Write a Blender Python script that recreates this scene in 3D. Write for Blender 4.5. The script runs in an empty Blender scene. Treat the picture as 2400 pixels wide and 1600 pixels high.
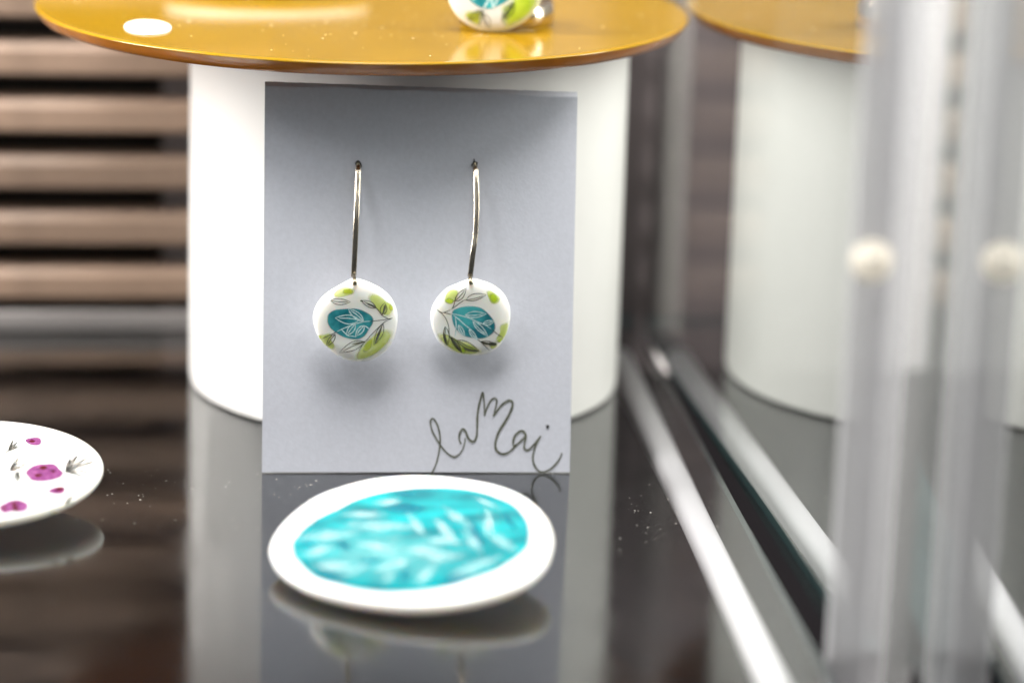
import bpy, bmesh, math, random
from mathutils import Vector, Matrix, noise

# ------------------------------------------------------------------ camera, world, lamps, exposure
scene = bpy.context.scene
col = scene.collection
PITCH, ROLL = 0.269497, 0.030969
CAM = Vector((0.0, -0.507506, 0.165133))
FPX, PW, PH = 7000.0, 2400.0, 1600.0
_fw = Vector((0, math.cos(PITCH), -math.sin(PITCH)))
_rt0 = Vector((1, 0, 0)); _up0 = _rt0.cross(_fw)
_rt = _rt0 * math.cos(ROLL) + _up0 * math.sin(ROLL)
_up = -_rt0 * math.sin(ROLL) + _up0 * math.cos(ROLL)
cd = bpy.data.cameras.new("camera")
cam = bpy.data.objects.new("camera", cd); col.objects.link(cam)
cam.matrix_world = Matrix(((_rt.x, _up.x, -_fw.x, CAM.x), (_rt.y, _up.y, -_fw.y, CAM.y), (_rt.z, _up.z, -_fw.z, CAM.z), (0, 0, 0, 1)))
cd.sensor_width = 36; cd.sensor_fit = 'HORIZONTAL'; cd.lens = FPX / PW * 36
cd.clip_start = 0.01; cd.clip_end = 20
cd.dof.use_dof = True
cd.dof.focus_distance = (Vector((-0.018, -0.004, 0.030)) - CAM).dot(_fw)
cd.dof.aperture_fstop = 5.8
cd.dof.aperture_blades = 9
scene.camera = cam

world = bpy.data.worlds.new("World"); scene.world = world; world.use_nodes = True
wbg = world.node_tree.nodes["Background"]
wbg.inputs[0].default_value = (0.93, 0.96, 1.0, 1); wbg.inputs[1].default_value = 0.08

def area(name, loc, target, size, power, color=(1, 1, 1)):
    l = bpy.data.lights.new(name, 'AREA'); l.shape = 'DISK'; l.size = size; l.energy = power; l.color = color
    o = bpy.data.objects.new(name, l); col.objects.link(o); o.location = loc
    o.rotation_euler = (Vector(target) - Vector(loc)).to_track_quat('-Z', 'Y').to_euler()
    return o
area("case_lamp_top", (-0.03, -0.075, 0.50), (-0.03, 0.0, 0.0), 0.24, 3.75, (1.0, 0.975, 0.95))
area("case_lamp_front_left", (-0.27, -0.19, 0.42), (-0.02, 0.0, 0.03), 0.13, 0.62, (0.98, 0.985, 1.0))
area("case_lamp_front_right", (0.19, -0.19, 0.42), (-0.02, 0.0, 0.03), 0.13, 0.5, (0.98, 0.985, 1.0))
def strip(name, loc, target, w, h, power, color):
    o = area(name, loc, target, w, power, color); o.data.shape = 'RECTANGLE'; o.data.size = w; o.data.size_y = h
    return o
strip("side_strip_left", (-0.26, 0.0, 0.18), (-0.03, 0.04, 0.05), 0.05, 0.26, 2.2, (1.0, 0.97, 0.94))
strip("side_strip_right", (0.22, 0.03, 0.18), (-0.02, 0.05, 0.05), 0.05, 0.26, 3.9, (1.0, 0.955, 0.93))
area("front_fill_light", (-0.1, -1.3, 1.1), (0, 0, 0.03), 0.9, 0.8, (0.93, 0.96, 1.0))  # added soft fill from the front, not a known fixture

scene.render.engine = 'CYCLES'
scene.cycles.use_denoising = True
scene.cycles.max_bounces = 10; scene.cycles.transparent_max_bounces = 16
scene.cycles.glossy_bounces = 6; scene.cycles.caustics_reflective = True; scene.cycles.blur_glossy = 0.3; scene.cycles.caustics_refractive = False
scene.cycles.sample_clamp_indirect = 4.0
vs = scene.view_settings
vs.view_transform = 'Standard'; vs.look = 'None'; vs.exposure = 0.0; vs.gamma = 1.0; vs.use_curve_mapping = False

# ------------------------------------------------------------------ layout helpers
random.seed(7)
def ray(q):
    return _fw + _rt * ((q[0] - PW / 2) / FPX) - _up * ((q[1] - PH / 2) / FPX)
def onplane(q, P, n):
    d = ray(q); return CAM + d * ((Vector(P) - CAM).dot(n) / d.dot(n))
def onz(q, z=0.0):
    return onplane(q, Vector((0, 0, z)), Vector((0, 0, 1)))

def smooth(pts, k=6, closed=False):
    out = []; n = len(pts)
    rng = range(n) if closed else range(n - 1)
    for i in rng:
        if closed: p0, p1, p2, p3 = pts[i - 1], pts[i], pts[(i + 1) % n], pts[(i + 2) % n]
        else: p0, p1, p2, p3 = pts[max(i - 1, 0)], pts[i], pts[i + 1], pts[min(i + 2, n - 1)]
        for j in range(k):
            t = j / k
            out.append(tuple(0.5 * (2 * b + (c - a) * t + (2 * a - 5 * b + 4 * c - d) * t * t + (3 * b - a - 3 * c + d) * t ** 3)
                             for a, b, c, d in zip(p0, p1, p2, p3)))
    if not closed: out.append(tuple(pts[-1]))
    return out

def link(name, me, mat=None, parent=None, shade=True):
    o = bpy.data.objects.new(name, me); col.objects.link(o)
    if mat is not None:
        for m in (mat if isinstance(mat, (list, tuple)) else [mat]): me.materials.append(m)
    if parent is not None: o.parent = parent
    if shade:
        for p in me.polygons: p.use_smooth = True
    return o
def mesh(name, verts, faces, mat=None, parent=None, shade=True):
    me = bpy.data.meshes.new(name); me.from_pydata([tuple(v) for v in verts], [], faces); me.update()
    return link(name, me, mat, parent, shade)
def from_bm(name, bm, mat=None, parent=None, shade=False):
    bmesh.ops.recalc_face_normals(bm, faces=bm.faces[:])
    me = bpy.data.meshes.new(name); bm.to_mesh(me); bm.free()
    return link(name, me, mat, parent, shade)
def empty(name, loc=(0, 0, 0)):
    o = bpy.data.objects.new(name, None); o.empty_display_size = 0.01; o.location = loc; col.objects.link(o)
    return o
def tag(o, label=None, cat=None, group=None, kind=None):
    if label: o["label"] = label
    if cat: o["category"] = cat
    if group: o["group"] = group
    if kind: o["kind"] = kind
    return o
def adopt(parent):
    # children are modelled in world coordinates: keep them there under a moved root
    bpy.context.view_layer.update()
    inv = parent.matrix_world.inverted()
    for c in parent.children:
        c.matrix_parent_inverse = inv

def tube(pts, rad, seg=12, squash=None, cap=True):
    """verts, faces of a tube along 3D pts; rad number or list; squash=(w,h,exp) rounded-rect section"""
    V = []; F = []; n = len(pts); pts = [Vector(p) for p in pts]
    prev = None
    for i, p in enumerate(pts):
        t = (pts[min(i + 1, n - 1)] - pts[max(i - 1, 0)]).normalized()
        if prev is None:
            a = Vector((1, 0, 0)) if abs(t.x) < 0.8 else Vector((0, 1, 0))
            u = (a - t * a.dot(t)).normalized()
        else: u = (prev - t * prev.dot(t)).normalized()
        prev = u; w = t.cross(u); r = rad[i] if isinstance(rad, (list, tuple)) else rad
        for k in range(seg):
            an = 2 * math.pi * (k + 0.5) / seg; c, s = math.cos(an), math.sin(an)
            if squash:
                e = squash[2]; c = math.copysign(abs(c) ** e, c) * squash[0]; s = math.copysign(abs(s) ** e, s) * squash[1]
            V.append(p + u * (c * r) + w * (s * r))
    for i in range(n - 1):
        for k in range(seg):
            F.append((i * seg + k, i * seg + (k + 1) % seg, (i + 1) * seg + (k + 1) % seg, (i + 1) * seg + k))
    if cap: F.append(tuple(range(seg - 1, -1, -1))); F.append(tuple((n - 1) * seg + k for k in range(seg)))
    return V, F

def lathe(profile, seg=96, centre=(0, 0, 0)):
    """profile [(r,z)...] revolved; ends closed when r == 0"""
    V = []; F = []; rows = []
    cx, cy, cz = centre
    for r, z in profile:
        if r < 1e-9: V.append((cx, cy, cz + z)); rows.append([len(V) - 1])
        else:
            rows.append(list(range(len(V), len(V) + seg)))
            for k in range(seg):
                a = 2 * math.pi * k / seg; V.append((cx + r * math.cos(a), cy + r * math.sin(a), cz + z))
    for a, b in zip(rows, rows[1:]):
        for k in range(seg):
            k2 = (k + 1) % seg
            if len(a) == 1: F.append((a[0], b[k], b[k2]))
            elif len(b) == 1: F.append((a[k], a[k2], b[0]))
            else: F.append((a[k], a[k2], b[k2], b[k]))
    return V, F

def box_between(name, o, ex, ey, ez, mat, parent=None, bevel=0.0):
    """box with corner o and edge vectors"""
    bm = bmesh.new(); vs_ = []
    for k in range(8):
        vs_.append(bm.verts.new(Vector(o) + Vector(ex) * (k & 1) + Vector(ey) * (k >> 1 & 1) + Vector(ez) * (k >> 2 & 1)))
    for f in ((0, 2, 3, 1), (4, 5, 7, 6), (0, 1, 5, 4), (2, 6, 7, 3), (0, 4, 6, 2), (1, 3, 7, 5)):
        bm.faces.new([vs_[i] for i in f])
    if bevel: bmesh.ops.bevel(bm, geom=bm.edges[:], offset=bevel, segments=3, profile=0.5, affect='EDGES')
    return from_bm(name, bm, mat, parent, shade=False)

# ------------------------------------------------------------------ materials
def mat(name):
    m = bpy.data.materials.new(name); m.use_nodes = True
    nt = m.node_tree
    return m, nt, nt.nodes["Principled BSDF"]
def plain(name, c, rough=0.5, metal=0.0, spec=0.5, coat=0.0, sss=0.0, bump=0.0, bscale=800, var=0.0, vscale=200):
    m, nt, b = mat(name)
    b.inputs["Base Color"].default_value = (*c, 1); b.inputs["Roughness"].default_value = rough
    b.inputs["Metallic"].default_value = metal; b.inputs["Specular IOR Level"].default_value = spec
    b.inputs["Coat Weight"].default_value = coat; b.inputs["Coat Roughness"].default_value = 0.04
    if sss:
        b.inputs["Subsurface Weight"].default_value = sss; b.inputs["Subsurface Scale"].default_value = 0.003
        b.inputs["Subsurface Radius"].default_value = (1.0, 0.8, 0.6)
    tc = nt.nodes.new("ShaderNodeTexCoord")
    if bump:
        n = nt.nodes.new("ShaderNodeTexNoise"); n.inputs["Scale"].default_value = bscale; n.inputs["Detail"].default_value = 4
        nt.links.new(tc.outputs["Object"], n.inputs["Vector"])
        bp = nt.nodes.new("ShaderNodeBump"); bp.inputs["Strength"].default_value = bump; bp.inputs["Distance"].default_value = 0.0003
        nt.links.new(n.outputs[0], bp.inputs["Height"]); nt.links.new(bp.outputs[0], b.inputs["Normal"])
    if var:
        n = nt.nodes.new("ShaderNodeTexNoise"); n.inputs["Scale"].default_value = vscale; n.inputs["Detail"].default_value = 3
        nt.links.new(tc.outputs["Object"], n.inputs["Vector"])
        r = nt.nodes.new("ShaderNodeValToRGB")
        r.color_ramp.elements[0].position = 0.3; r.color_ramp.elements[1].position = 0.7
        r.color_ramp.elements[0].color = (*[max(0, x * (1 - var)) for x in c], 1)
        r.color_ramp.elements[1].color = (*[min(1, x * (1 + var)) for x in c], 1)
        nt.links.new(n.outputs[0], r.inputs[0]); nt.links.new(r.outputs[0], b.inputs["Base Color"])
    return m
def glass_face(name, power=2.7, tint=(0.9, 0.93, 0.92), rough=0.0, floor=0.04):
    """glass surface: reflects more the flatter it is looked at, otherwise clear"""
    m = bpy.data.materials.new(name); m.use_nodes = True; nt = m.node_tree; nt.nodes.clear()
    out = nt.nodes.new("ShaderNodeOutputMaterial"); mix = nt.nodes.new("ShaderNodeMixShader")
    lw = nt.nodes.new("ShaderNodeLayerWeight"); lw.inputs[0].default_value = 0.5
    pw = nt.nodes.new("ShaderNodeMath"); pw.operation = 'POWER'; pw.inputs[1].default_value = power
    ma = nt.nodes.new("ShaderNodeMath"); ma.operation = 'MULTIPLY_ADD'; ma.inputs[1].default_value = 1 - floor; ma.inputs[2].default_value = floor
    tr = nt.nodes.new("ShaderNodeBsdfTransparent"); tr.inputs[0].default_value = (*tint, 1)
    gl = nt.nodes.new("ShaderNodeBsdfGlossy"); gl.inputs["Roughness"].default_value = rough; gl.inputs[0].default_value = (0.97, 0.98, 0.98, 1)
    if rough > 0:      # faint wiping smears
        tc = nt.nodes.new("ShaderNodeTexCoord"); nz = nt.nodes.new("ShaderNodeTexNoise"); nz.inputs["Scale"].default_value = 45; nz.inputs["Detail"].default_value = 5; nz.inputs["Distortion"].default_value = 1.2
        rr = nt.nodes.new("ShaderNodeMapRange"); rr.inputs["From Min"].default_value = 0.35; rr.inputs["From Max"].default_value = 0.7; rr.inputs["To Min"].default_value = rough * 0.7; rr.inputs["To Max"].default_value = rough * 1.7
        nt.links.new(tc.outputs["Object"], nz.inputs["Vector"]); nt.links.new(nz.outputs[0], rr.inputs[0]); nt.links.new(rr.outputs[0], gl.inputs["Roughness"])
    nt.links.new(lw.outputs["Facing"], pw.inputs[0]); nt.links.new(pw.outputs[0], ma.inputs[0]); nt.links.new(ma.outputs[0], mix.inputs[0])
    nt.links.new(tr.outputs[0], mix.inputs[1]); nt.links.new(gl.outputs[0], mix.inputs[2]); nt.links.new(mix.outputs[0], out.inputs[0])
    return m
def clear(name, tint):
    m = bpy.data.materials.new(name); m.use_nodes = True; nt = m.node_tree; nt.nodes.clear()
    out = nt.nodes.new("ShaderNodeOutputMaterial"); tr = nt.nodes.new("ShaderNodeBsdfTransparent"); tr.inputs[0].default_value = (*tint, 1)
    nt.links.new(tr.outputs[0], out.inputs[0]); return m
def paint(name, c1, c2, edge=0.25, vscale=900, dens=1.0, rough=0.25, streak=None, eat=0.5):
    """translucent brushed colour on glaze: thins out towards its own border (attribute 'fall') with watery noise"""
    m, nt, b = mat(name)
    b.inputs["Roughness"].default_value = rough; b.inputs["Coat Weight"].default_value = 0.4; b.inputs["Coat Roughness"].default_value = 0.05
    tc = nt.nodes.new("ShaderNodeTexCoord")
    n = nt.nodes.new("ShaderNodeTexNoise"); n.inputs["Scale"].default_value = vscale; n.inputs["Detail"].default_value = 3
    vec = tc.outputs["Object"]
    if streak:
        mp = nt.nodes.new("ShaderNodeMapping"); mp.inputs["Scale"].default_value = streak; nt.links.new(vec, mp.inputs[0]); vec = mp.outputs[0]
    nt.links.new(vec, n.inputs["Vector"])
    r = nt.nodes.new("ShaderNodeValToRGB"); r.color_ramp.elements[0].position = 0.35; r.color_ramp.elements[1].position = 0.68
    r.color_ramp.elements[0].color = (*c1, 1); r.color_ramp.elements[1].color = (*c2, 1)
    nt.links.new(n.outputs[0], r.inputs[0]); nt.links.new(r.outputs[0], b.inputs["Base Color"])
    at = nt.nodes.new("ShaderNodeAttribute"); at.attribute_name = "fall"
    ad = nt.nodes.new("ShaderNodeMath"); ad.operation = 'MULTIPLY_ADD'; ad.inputs[1].default_value = eat; ad.inputs[2].default_value = -eat / 2
    nt.links.new(n.outputs[0], ad.inputs[0])
    sm = nt.nodes.new("ShaderNodeMath"); sm.operation = 'ADD'; nt.links.new(at.outputs["Fac"], sm.inputs[0]); nt.links.new(ad.outputs[0], sm.inputs[1])
    mr = nt.nodes.new("ShaderNodeMapRange"); mr.inputs["From Min"].default_value = 0.0; mr.inputs["From Max"].default_value = edge
    mr.inputs["To Min"].default_value = 0.0; mr.inputs["To Max"].default_value = dens
    nt.links.new(sm.outputs[0], mr.inputs[0]); nt.links.new(mr.outputs[0], b.inputs["Alpha"])
    return m

M = {}
M['white'] = plain('white_lacquer', (0.80, 0.79, 0.765), 0.35, var=0.02, vscale=60)
M['orange'] = plain('amber_glaze', (0.27, 0.150, 0.006), 0.10, spec=0.25, coat=0.0, var=0.06, vscale=90)
M['pebble'] = plain('pebble_porcelain', (0.86, 0.86, 0.82), 0.2, coat=0.5, sss=0.5)
M['rimshade'] = plain('shaded_amber_edge', (0.30, 0.10, 0.010), 0.22, coat=0.3, var=0.12, vscale=150)  # browner amber: shade on the disc's upright edge put into the colour
M['porcelain'] = plain('porcelain', (0.75, 0.74, 0.69), 0.22, coat=0.4, sss=0.6)
M['porcelain_matt'] = plain('bisque_porcelain', (0.84, 0.83, 0.80), 0.4, coat=0.1, sss=0.8)
M['card'] = plain('grey_paper', (0.50, 0.515, 0.565), 0.75, spec=0.2, bump=0.10, bscale=2200, var=0.035, vscale=1200)
M['ink'] = plain('pencil_ink', (0.085, 0.09, 0.06), 0.6, var=0.5, vscale=2500)
M['line'] = plain('dark_line', (0.035, 0.04, 0.022), 0.4, var=0.5, vscale=3000)
M['line_soft'] = plain('thin_dark_line', (0.12, 0.125, 0.08), 0.4, var=0.4, vscale=3000)
M['whiteline'] = plain('pale_line', (0.52, 0.68, 0.68), 0.35, var=0.25, vscale=3000)
M['silver'] = plain('silver', (0.62, 0.55, 0.44), 0.2, metal=1.0, var=0.12, vscale=900)
M['dark_silver'] = plain('tarnished_silver', (0.26, 0.22, 0.15), 0.3, metal=1.0, var=0.3, vscale=2500)
M['hole'] = plain('punched_hole', (0.02, 0.019, 0.017), 0.9)
M['teal'] = paint('teal_glaze', (0.003, 0.135, 0.175), (0.06, 0.42, 0.44), edge=0.07, vscale=300, eat=0.06)
M['green'] = paint('lime_wash', (0.52, 0.64, 0.08), (0.64, 0.73, 0.24), edge=0.30, vscale=420, dens=0.75, eat=0.22)
M['green_deep'] = paint('lime_spot', (0.40, 0.58, 0.015), (0.52, 0.66, 0.05), edge=0.55, vscale=600, dens=0.9, eat=0.25)
M['yellowgreen'] = paint('yellow_wash', (0.42, 0.50, 0.02), (0.50, 0.56, 0.06), edge=0.45, vscale=500, dens=0.8, eat=0.25)
M['cyan'] = paint('turquoise_glaze', (0.0, 0.125, 0.15), (0.002, 0.30, 0.32), edge=0.03, vscale=170, streak=(0.7, 1.6, 1), eat=0.04)
M['palecyan'] = paint('pale_brush', (0.25, 0.55, 0.56), (0.50, 0.70, 0.70), edge=0.6, vscale=350, dens=0.52)
M['wash'] = paint('turquoise_wash', (0.10, 0.45, 0.46), (0.22, 0.52, 0.52), edge=1.0, vscale=300, dens=0.6)
M['deepcyan'] = paint('deep_brush', (0.0, 0.10, 0.16), (0.0, 0.20, 0.26), edge=0.6, vscale=400, dens=0.75)
M['pink'] = paint('magenta_wash', (0.13, 0.022, 0.11), (0.22, 0.065, 0.185), edge=0.10, vscale=900, dens=0.95, eat=0.15)
M['pinkdeep'] = paint('magenta_spot', (0.34, 0.03, 0.22), (0.42, 0.06, 0.28), edge=0.25, vscale=900)
M['crimson'] = paint('crimson_dot', (0.05, 0.0, 0.004), (0.08, 0.001, 0.01), edge=0.25, vscale=900)
M['slat'] = plain('warm_wood', (0.18, 0.122, 0.086), 0.55, var=0.15, vscale=70, bump=0.2, bscale=300)
_nt = M['slat'].node_tree; _b = _nt.nodes['Principled BSDF']
_oi = _nt.nodes.new('ShaderNodeObjectInfo'); _mr = _nt.nodes.new('ShaderNodeMapRange'); _mr.inputs['To Min'].default_value = 0.72; _mr.inputs['To Max'].default_value = 1.22
_hs = _nt.nodes.new('ShaderNodeHueSaturation'); _src = _b.inputs['Base Color'].links[0].from_socket
_nt.links.new(_oi.outputs['Random'], _mr.inputs[0]); _nt.links.new(_mr.outputs[0], _hs.inputs['Value']); _nt.links.new(_src, _hs.inputs['Color']); _nt.links.new(_hs.outputs[0], _b.inputs['Base Color'])
M['darkwall'] = plain('dark_backing', (0.012, 0.009, 0.007), 0.8)
M['panel'] = plain('mauve_panel', (0.075, 0.062, 0.062), 0.6, var=0.08, vscale=60)
M['reflectpanel'] = plain('reflection_panel', (0.20, 0.20, 0.198), 0.6, var=0.04, vscale=40)  # pale tone imitates a milky reflection
M['steel'] = plain('satin_aluminium', (0.84, 0.80, 0.77), 0.4)
M['strip'] = plain('grey_strip', (0.16, 0.15, 0.145), 0.4)
M['rail'] = plain('white_rail', (0.74, 0.74, 0.76), 0.35)
M['floor'] = plain('black_floor', (0.006, 0.0055, 0.006), 1.0, spec=0.0)
M['shelfglass'] = glass_face('shelf_glass', 3.4, (0.90, 0.90, 0.90), 0.08, 0.05)
M['shelfunder'] = clear('shelf_underside', (0.93, 0.93, 0.93))
M['shelfedge'] = plain('green_glass_edge', (0.014, 0.032, 0.034), 0.6, spec=0.2)
M['paneglass'] = glass_face('pane_glass', 1.3, (0.30, 0.31, 0.30), 0.0, 0.05)
M['panerear'] = clear('pane_rear', (0.95, 0.97, 0.96))
M['paneedge'] = plain('frosted_glass_edge', (0.78, 0.78, 0.79), 0.35)
M['bumper'] = plain('cream_bumper', (0.80, 0.76, 0.66), 0.5)
for _n, _a in (('paneedge', 0.6), ('bumper', 0.75)):
    M[_n].node_tree.nodes['Principled BSDF'].inputs['Alpha'].default_value = _a
def frosted(name, c, clear_):
    m = bpy.data.materials.new(name); m.use_nodes = True; nt = m.node_tree; nt.nodes.clear()
    out = nt.nodes.new("ShaderNodeOutputMaterial"); a = nt.nodes.new("ShaderNodeBsdfDiffuse"); b = nt.nodes.new("ShaderNodeBsdfTranslucent"); t = nt.nodes.new("ShaderNodeBsdfTransparent")
    a.inputs[0].default_value = (*c, 1); b.inputs[0].default_value = (*c, 1)
    m1 = nt.nodes.new("ShaderNodeMixShader"); m1.inputs[0].default_value = 0.38; m2 = nt.nodes.new("ShaderNodeMixShader"); m2.inputs[0].default_value = clear_
    nt.links.new(a.outputs[0], m1.inputs[1]); nt.links.new(b.outputs[0], m1.inputs[2]); nt.links.new(m1.outputs[0], m2.inputs[1]); nt.links.new(t.outputs[0], m2.inputs[2]); nt.links.new(m2.outputs[0], out.inputs[0])
    return m
M['paneedge'] = frosted('frosted_glass_edge', (0.55, 0.55, 0.56), 0.42)
M['milky'] = frosted('milky_reflection', (0.60, 0.61, 0.60), 0.72)  # milky colour stands in for a dim pedestal reflection
M['bumper'] = frosted('cream_bumper', (0.92, 0.87, 0.76), 0.3)
M['dust'] = plain('dust', (0.55, 0.53, 0.48), 0.8)
M['sticker'] = plain('white_sticker', (0.88, 0.87, 0.88), 0.5)

# ------------------------------------------------------------------ the case: floor, shelf, wall, panes
Z = Vector((0, 0, 1))
# glass pane line on the shelf (runs towards the viewer and slightly right)
PD = Vector((0.1305, -0.9914, 0)); PN = Vector((0.9914, 0.1305, 0))      # direction to the front, outward normal
PP = Vector((0.0391, 0.0150, 0))
def pane_pt(y, off=0.0):
    t = (y - PP.y) / PD.y
    return PP + PD * t + PN * off
# shelf outline: right edge from the visible glass edge, left and front out of the picture
e1, e2 = onz((1665, 1070)), onz((1931, 1555))
ed = (e2 - e1).normalized()
WD = Vector((0.99295, 0.11854, 0)); WN = Vector((0.11854, -0.99295, 0))    # wall direction, wall normal towards viewer
W0 = Vector((-0.105, 0.0970, 0))
def wall_at(x): return W0 + WD * ((x - W0.x) / WD.x)
def line_x(P, d, Q, e):
    den = d.x * e.y - d.y * e.x
    return P + d * (((Q.x - P.x) * e.y - (Q.y - P.y) * e.x) / den)
sb = line_x(e1, ed, W0 + WN * 0.0006, WD)
sf = e1 + ed * 0.25
outl = [wall_at(-0.30) + WN * 0.0006, sb, sf, Vector((-0.30, sf.y, 0))]
T_SH = 0.0018
bm = bmesh.new()
tv = [bm.verts.new(p) for p in outl]; bv = [bm.verts.new(p - Z * T_SH) for p in outl]
ft = bm.faces.new(tv); ft.material_index = 0
fb = bm.faces.new(list(reversed(bv))); fb.material_index = 1
for i in range(4):
    f = bm.faces.new((tv[i], bv[i], bv[(i + 1) % 4], tv[(i + 1) % 4])); f.material_index = 2
shelf = from_bm('shelf', bm, [M['shelfglass'], M['shelfunder'], M['shelfedge']])
tag(shelf, 'dark reflective glass shelf under the jewellery', kind='structure')
fl = mesh('cabinet_floor', [(-0.6, -0.6, -0.016), (0.6, -0.6, -0.016), (0.6, 0.30, -0.016), (-0.6, 0.30, -0.016),
                            (-0.6, -0.6, -0.03), (0.6, -0.6, -0.03), (0.6, 0.30, -0.03), (-0.6, 0.30, -0.03)],
          [(0, 1, 2, 3), (4, 7, 6, 5), (0, 4, 5, 1), (1, 5, 6, 2), (2, 6, 7, 3), (3, 7, 4, 0)], M['floor'], shade=False)
tag(fl, 'black cabinet floor beneath the glass shelf', kind='structure')

# pale support rail seen through the shelf glass
ZR = -0.0022
r1, r2 = onz((1477, 877), ZR), onz((1808, 1565), ZR)
rd = (r2 - r1).normalized()
ra, rb = r1 - rd * 0.018 - Z * 0.0019, r2 + rd * 0.10 - Z * 0.0019
V, F = tube([ra, ra + (rb - ra) * 0.5, rb], 0.0026, 20, squash=(1.0, 0.85, 0.8))
rail = mesh('support_rail', V, F, M['rail'])
tag(rail, 'white round support rail running under the glass shelf beside its right edge', 'rail')

# slatted back wall
back = box_between('back_wall', W0 + WD * -0.25 - WN * 0.020 - Z * 0.014, WD * 0.75, -WN * 0.01, Z * 0.45, M['darkwall'])
tag(back, 'dark back wall behind the wooden slats', kind='structure')
pl_x0, pl_x1 = onplane((380, 300), W0 - WN * 0.006, WN), onplane((1556, 300), W0 - WN * 0.006, WN)
s0 = (pl_x0 - W0).dot(WD); s1 = (pl_x1 - W0).dot(WD)
box_between('panel', W0 + WD * s0 - WN * 0.006 - Z * 0.013, WD * (s1 - s0), -WN * 0.008, Z * 0.43, M['panel'], back)
zs = [onplane((200, y), W0, WN).z for y in (143, 275, 403, 540, 668)]
pitch = (zs[0] - zs[-1]) / 4
print('slat z', zs, pitch)
def slat_mesh(length, h, d):
    pr = [(-d, -h / 2), (-0.0006, -h / 2), (0, -h / 2 + 0.0006), (0, h / 2 - 0.0012), (-0.0012, h / 2), (-d, h / 2)]
    Vv = []; Ff = []
    for s in (0, length):
        for a, b in pr: Vv.append(WD * s + WN * a + Z * b)
    n = len(pr)
    for i in range(n): Ff.append((i, (i + 1) % n, n + (i + 1) % n, n + i))
    Ff.append(tuple(range(n - 1, -1, -1))); Ff.append(tuple(range(n, 2 * n)))
    me = bpy.data.meshes.new('slat'); me.from_pydata([tuple(v) for v in Vv], [], Ff); me.update(); me.materials.append(M['slat'])
    return me
sl_right_end = (onplane((640, 300), W0, WN) - W0).dot(WD)
meL = slat_mesh(0.22 + sl_right_end, pitch * 0.54, 0.010)
sR0 = (onplane((1622, 400), W0, WN) - W0).dot(WD)
sR1 = (onplane((1800, 400), W0, WN) - W0).dot(WD)
meR = slat_mesh(sR1 - sR0, pitch * 0.54, 0.010)
box_between('reflection_panel', W0 + WD * (sR1 + 0.001) - WN * 0.004 - Z * 0.013, WD * 0.24, -WN * 0.008, Z * 0.43, M['reflectpanel'], back)  # added panel, imitates the milky reflection seen beyond the panes
for k in range(-1, 18):
    z = zs[-1] + pitch * k
    if z - pitch * 0.27 < 0.001: continue
    o = bpy.data.objects.new('slat', meL); col.objects.link(o); o.parent = back; o.location = W0 + WD * -0.22 + Z * z + WN * random.uniform(-0.0004, 0.0004)
    o = bpy.data.objects.new('slat', meR); col.objects.link(o); o.parent = back; o.location = W0 + WD * sR0 + Z * z + WN * random.uniform(-0.0004, 0.0004)
# low pale strip where shelf meets wall
strip_len = sl_right_end + 0.22
box_between('base_strip', W0 + WD * -0.22 + WN * 0.0115 + Z * 0.0002, WD * strip_len, -WN * 0.003, Z * 0.0038, M['strip'], back, 0.0005)
# corner upright
c0, c1 = onplane((1552, 400), W0 + WN * 0.002, WN), onplane((1612, 400), W0 + WN * 0.002, WN)
cw = (c1 - c0).dot(WD)
post = box_between('corner_upright', Vector((c0.x, c0.y, -0.012)), WD * cw, -WN * 0.004, Z * 0.42, M['steel'], None, 0.0008)
tag(post, 'slim grey metal upright in the back corner, right of the pedestal', 'upright')

# two sliding glass panes; the rear one ends in the picture
def pane(name, a, b, thick, z0, z1, label):
    a, b = a + Z * z0, b + Z * z0
    PD = (a - b).normalized(); PN = Vector((-PD.y, PD.x, 0))
    root = empty(name, a)
    bm = bmesh.new()
    c = [a, b, b + PN * thick, a + PN * thick]
    lo = [bm.verts.new(p) for p in c]; hi = [bm.verts.new(p + Z * (z1 - z0)) for p in c]
    def fc(v, i):
        f = bm.faces.new(v); f.material_index = i
    fc((lo[0], lo[1], hi[1], hi[0]), 0); fc((lo[2], lo[3], hi[3], hi[2]), 1)
    fc((lo[1], lo[2], hi[2], hi[1]), 1); fc((hi[0], hi[1], hi[2], hi[3]), 2); fc((lo[3], lo[2], lo[1], lo[0]), 2)
    me = bpy.data.meshes.new('glass'); bmesh.ops.recalc_face_normals(bm, faces=bm.faces[:]); bm.to_mesh(me); bm.free()
    link('glass', me, [M['paneglass'], M['panerear'], M['shelfedge']], root, shade=False)
    # polished front edge
    e = box_between('front_edge', a - PN * 0.0001 + PD * 0.0001 - Z * 0.0150, PN * (thick + 0.0002), PD * 0.0012, Z * (z1 - z0 + 0.015), M['paneedge'], root, 0.0005)
    tag(root, label, 'glass pane')
    return root
def y_on_pane(q, off=0.0):
    return onplane(q, PP + PN * off, PN).y
yA = y_on_pane((2022, 800))
print('pane front y', yA)
p1 = pane('side_glazing', pane_pt(yA), pane_pt(0.0995), 0.0062, 0.0003, 0.20, 'fixed glass side pane whose pale front edge stands upright right of the pedestal')
hb = pane_pt(yA - 0.0016, 0.0095)
DOOR = math.radians(-3.2)
hd = Matrix.Rotation(DOOR, 3, 'Z') @ PD
p2 = pane('side_glazing', hb + hd * 0.16, hb, 0.006, 0.0003, 0.20, 'glass door standing slightly open at the far right edge of the picture')
for p in (p1, p2): p["category"] = 'glass pane' if p is p1 else 'glass door'; p["kind"] = 'thing'
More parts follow.
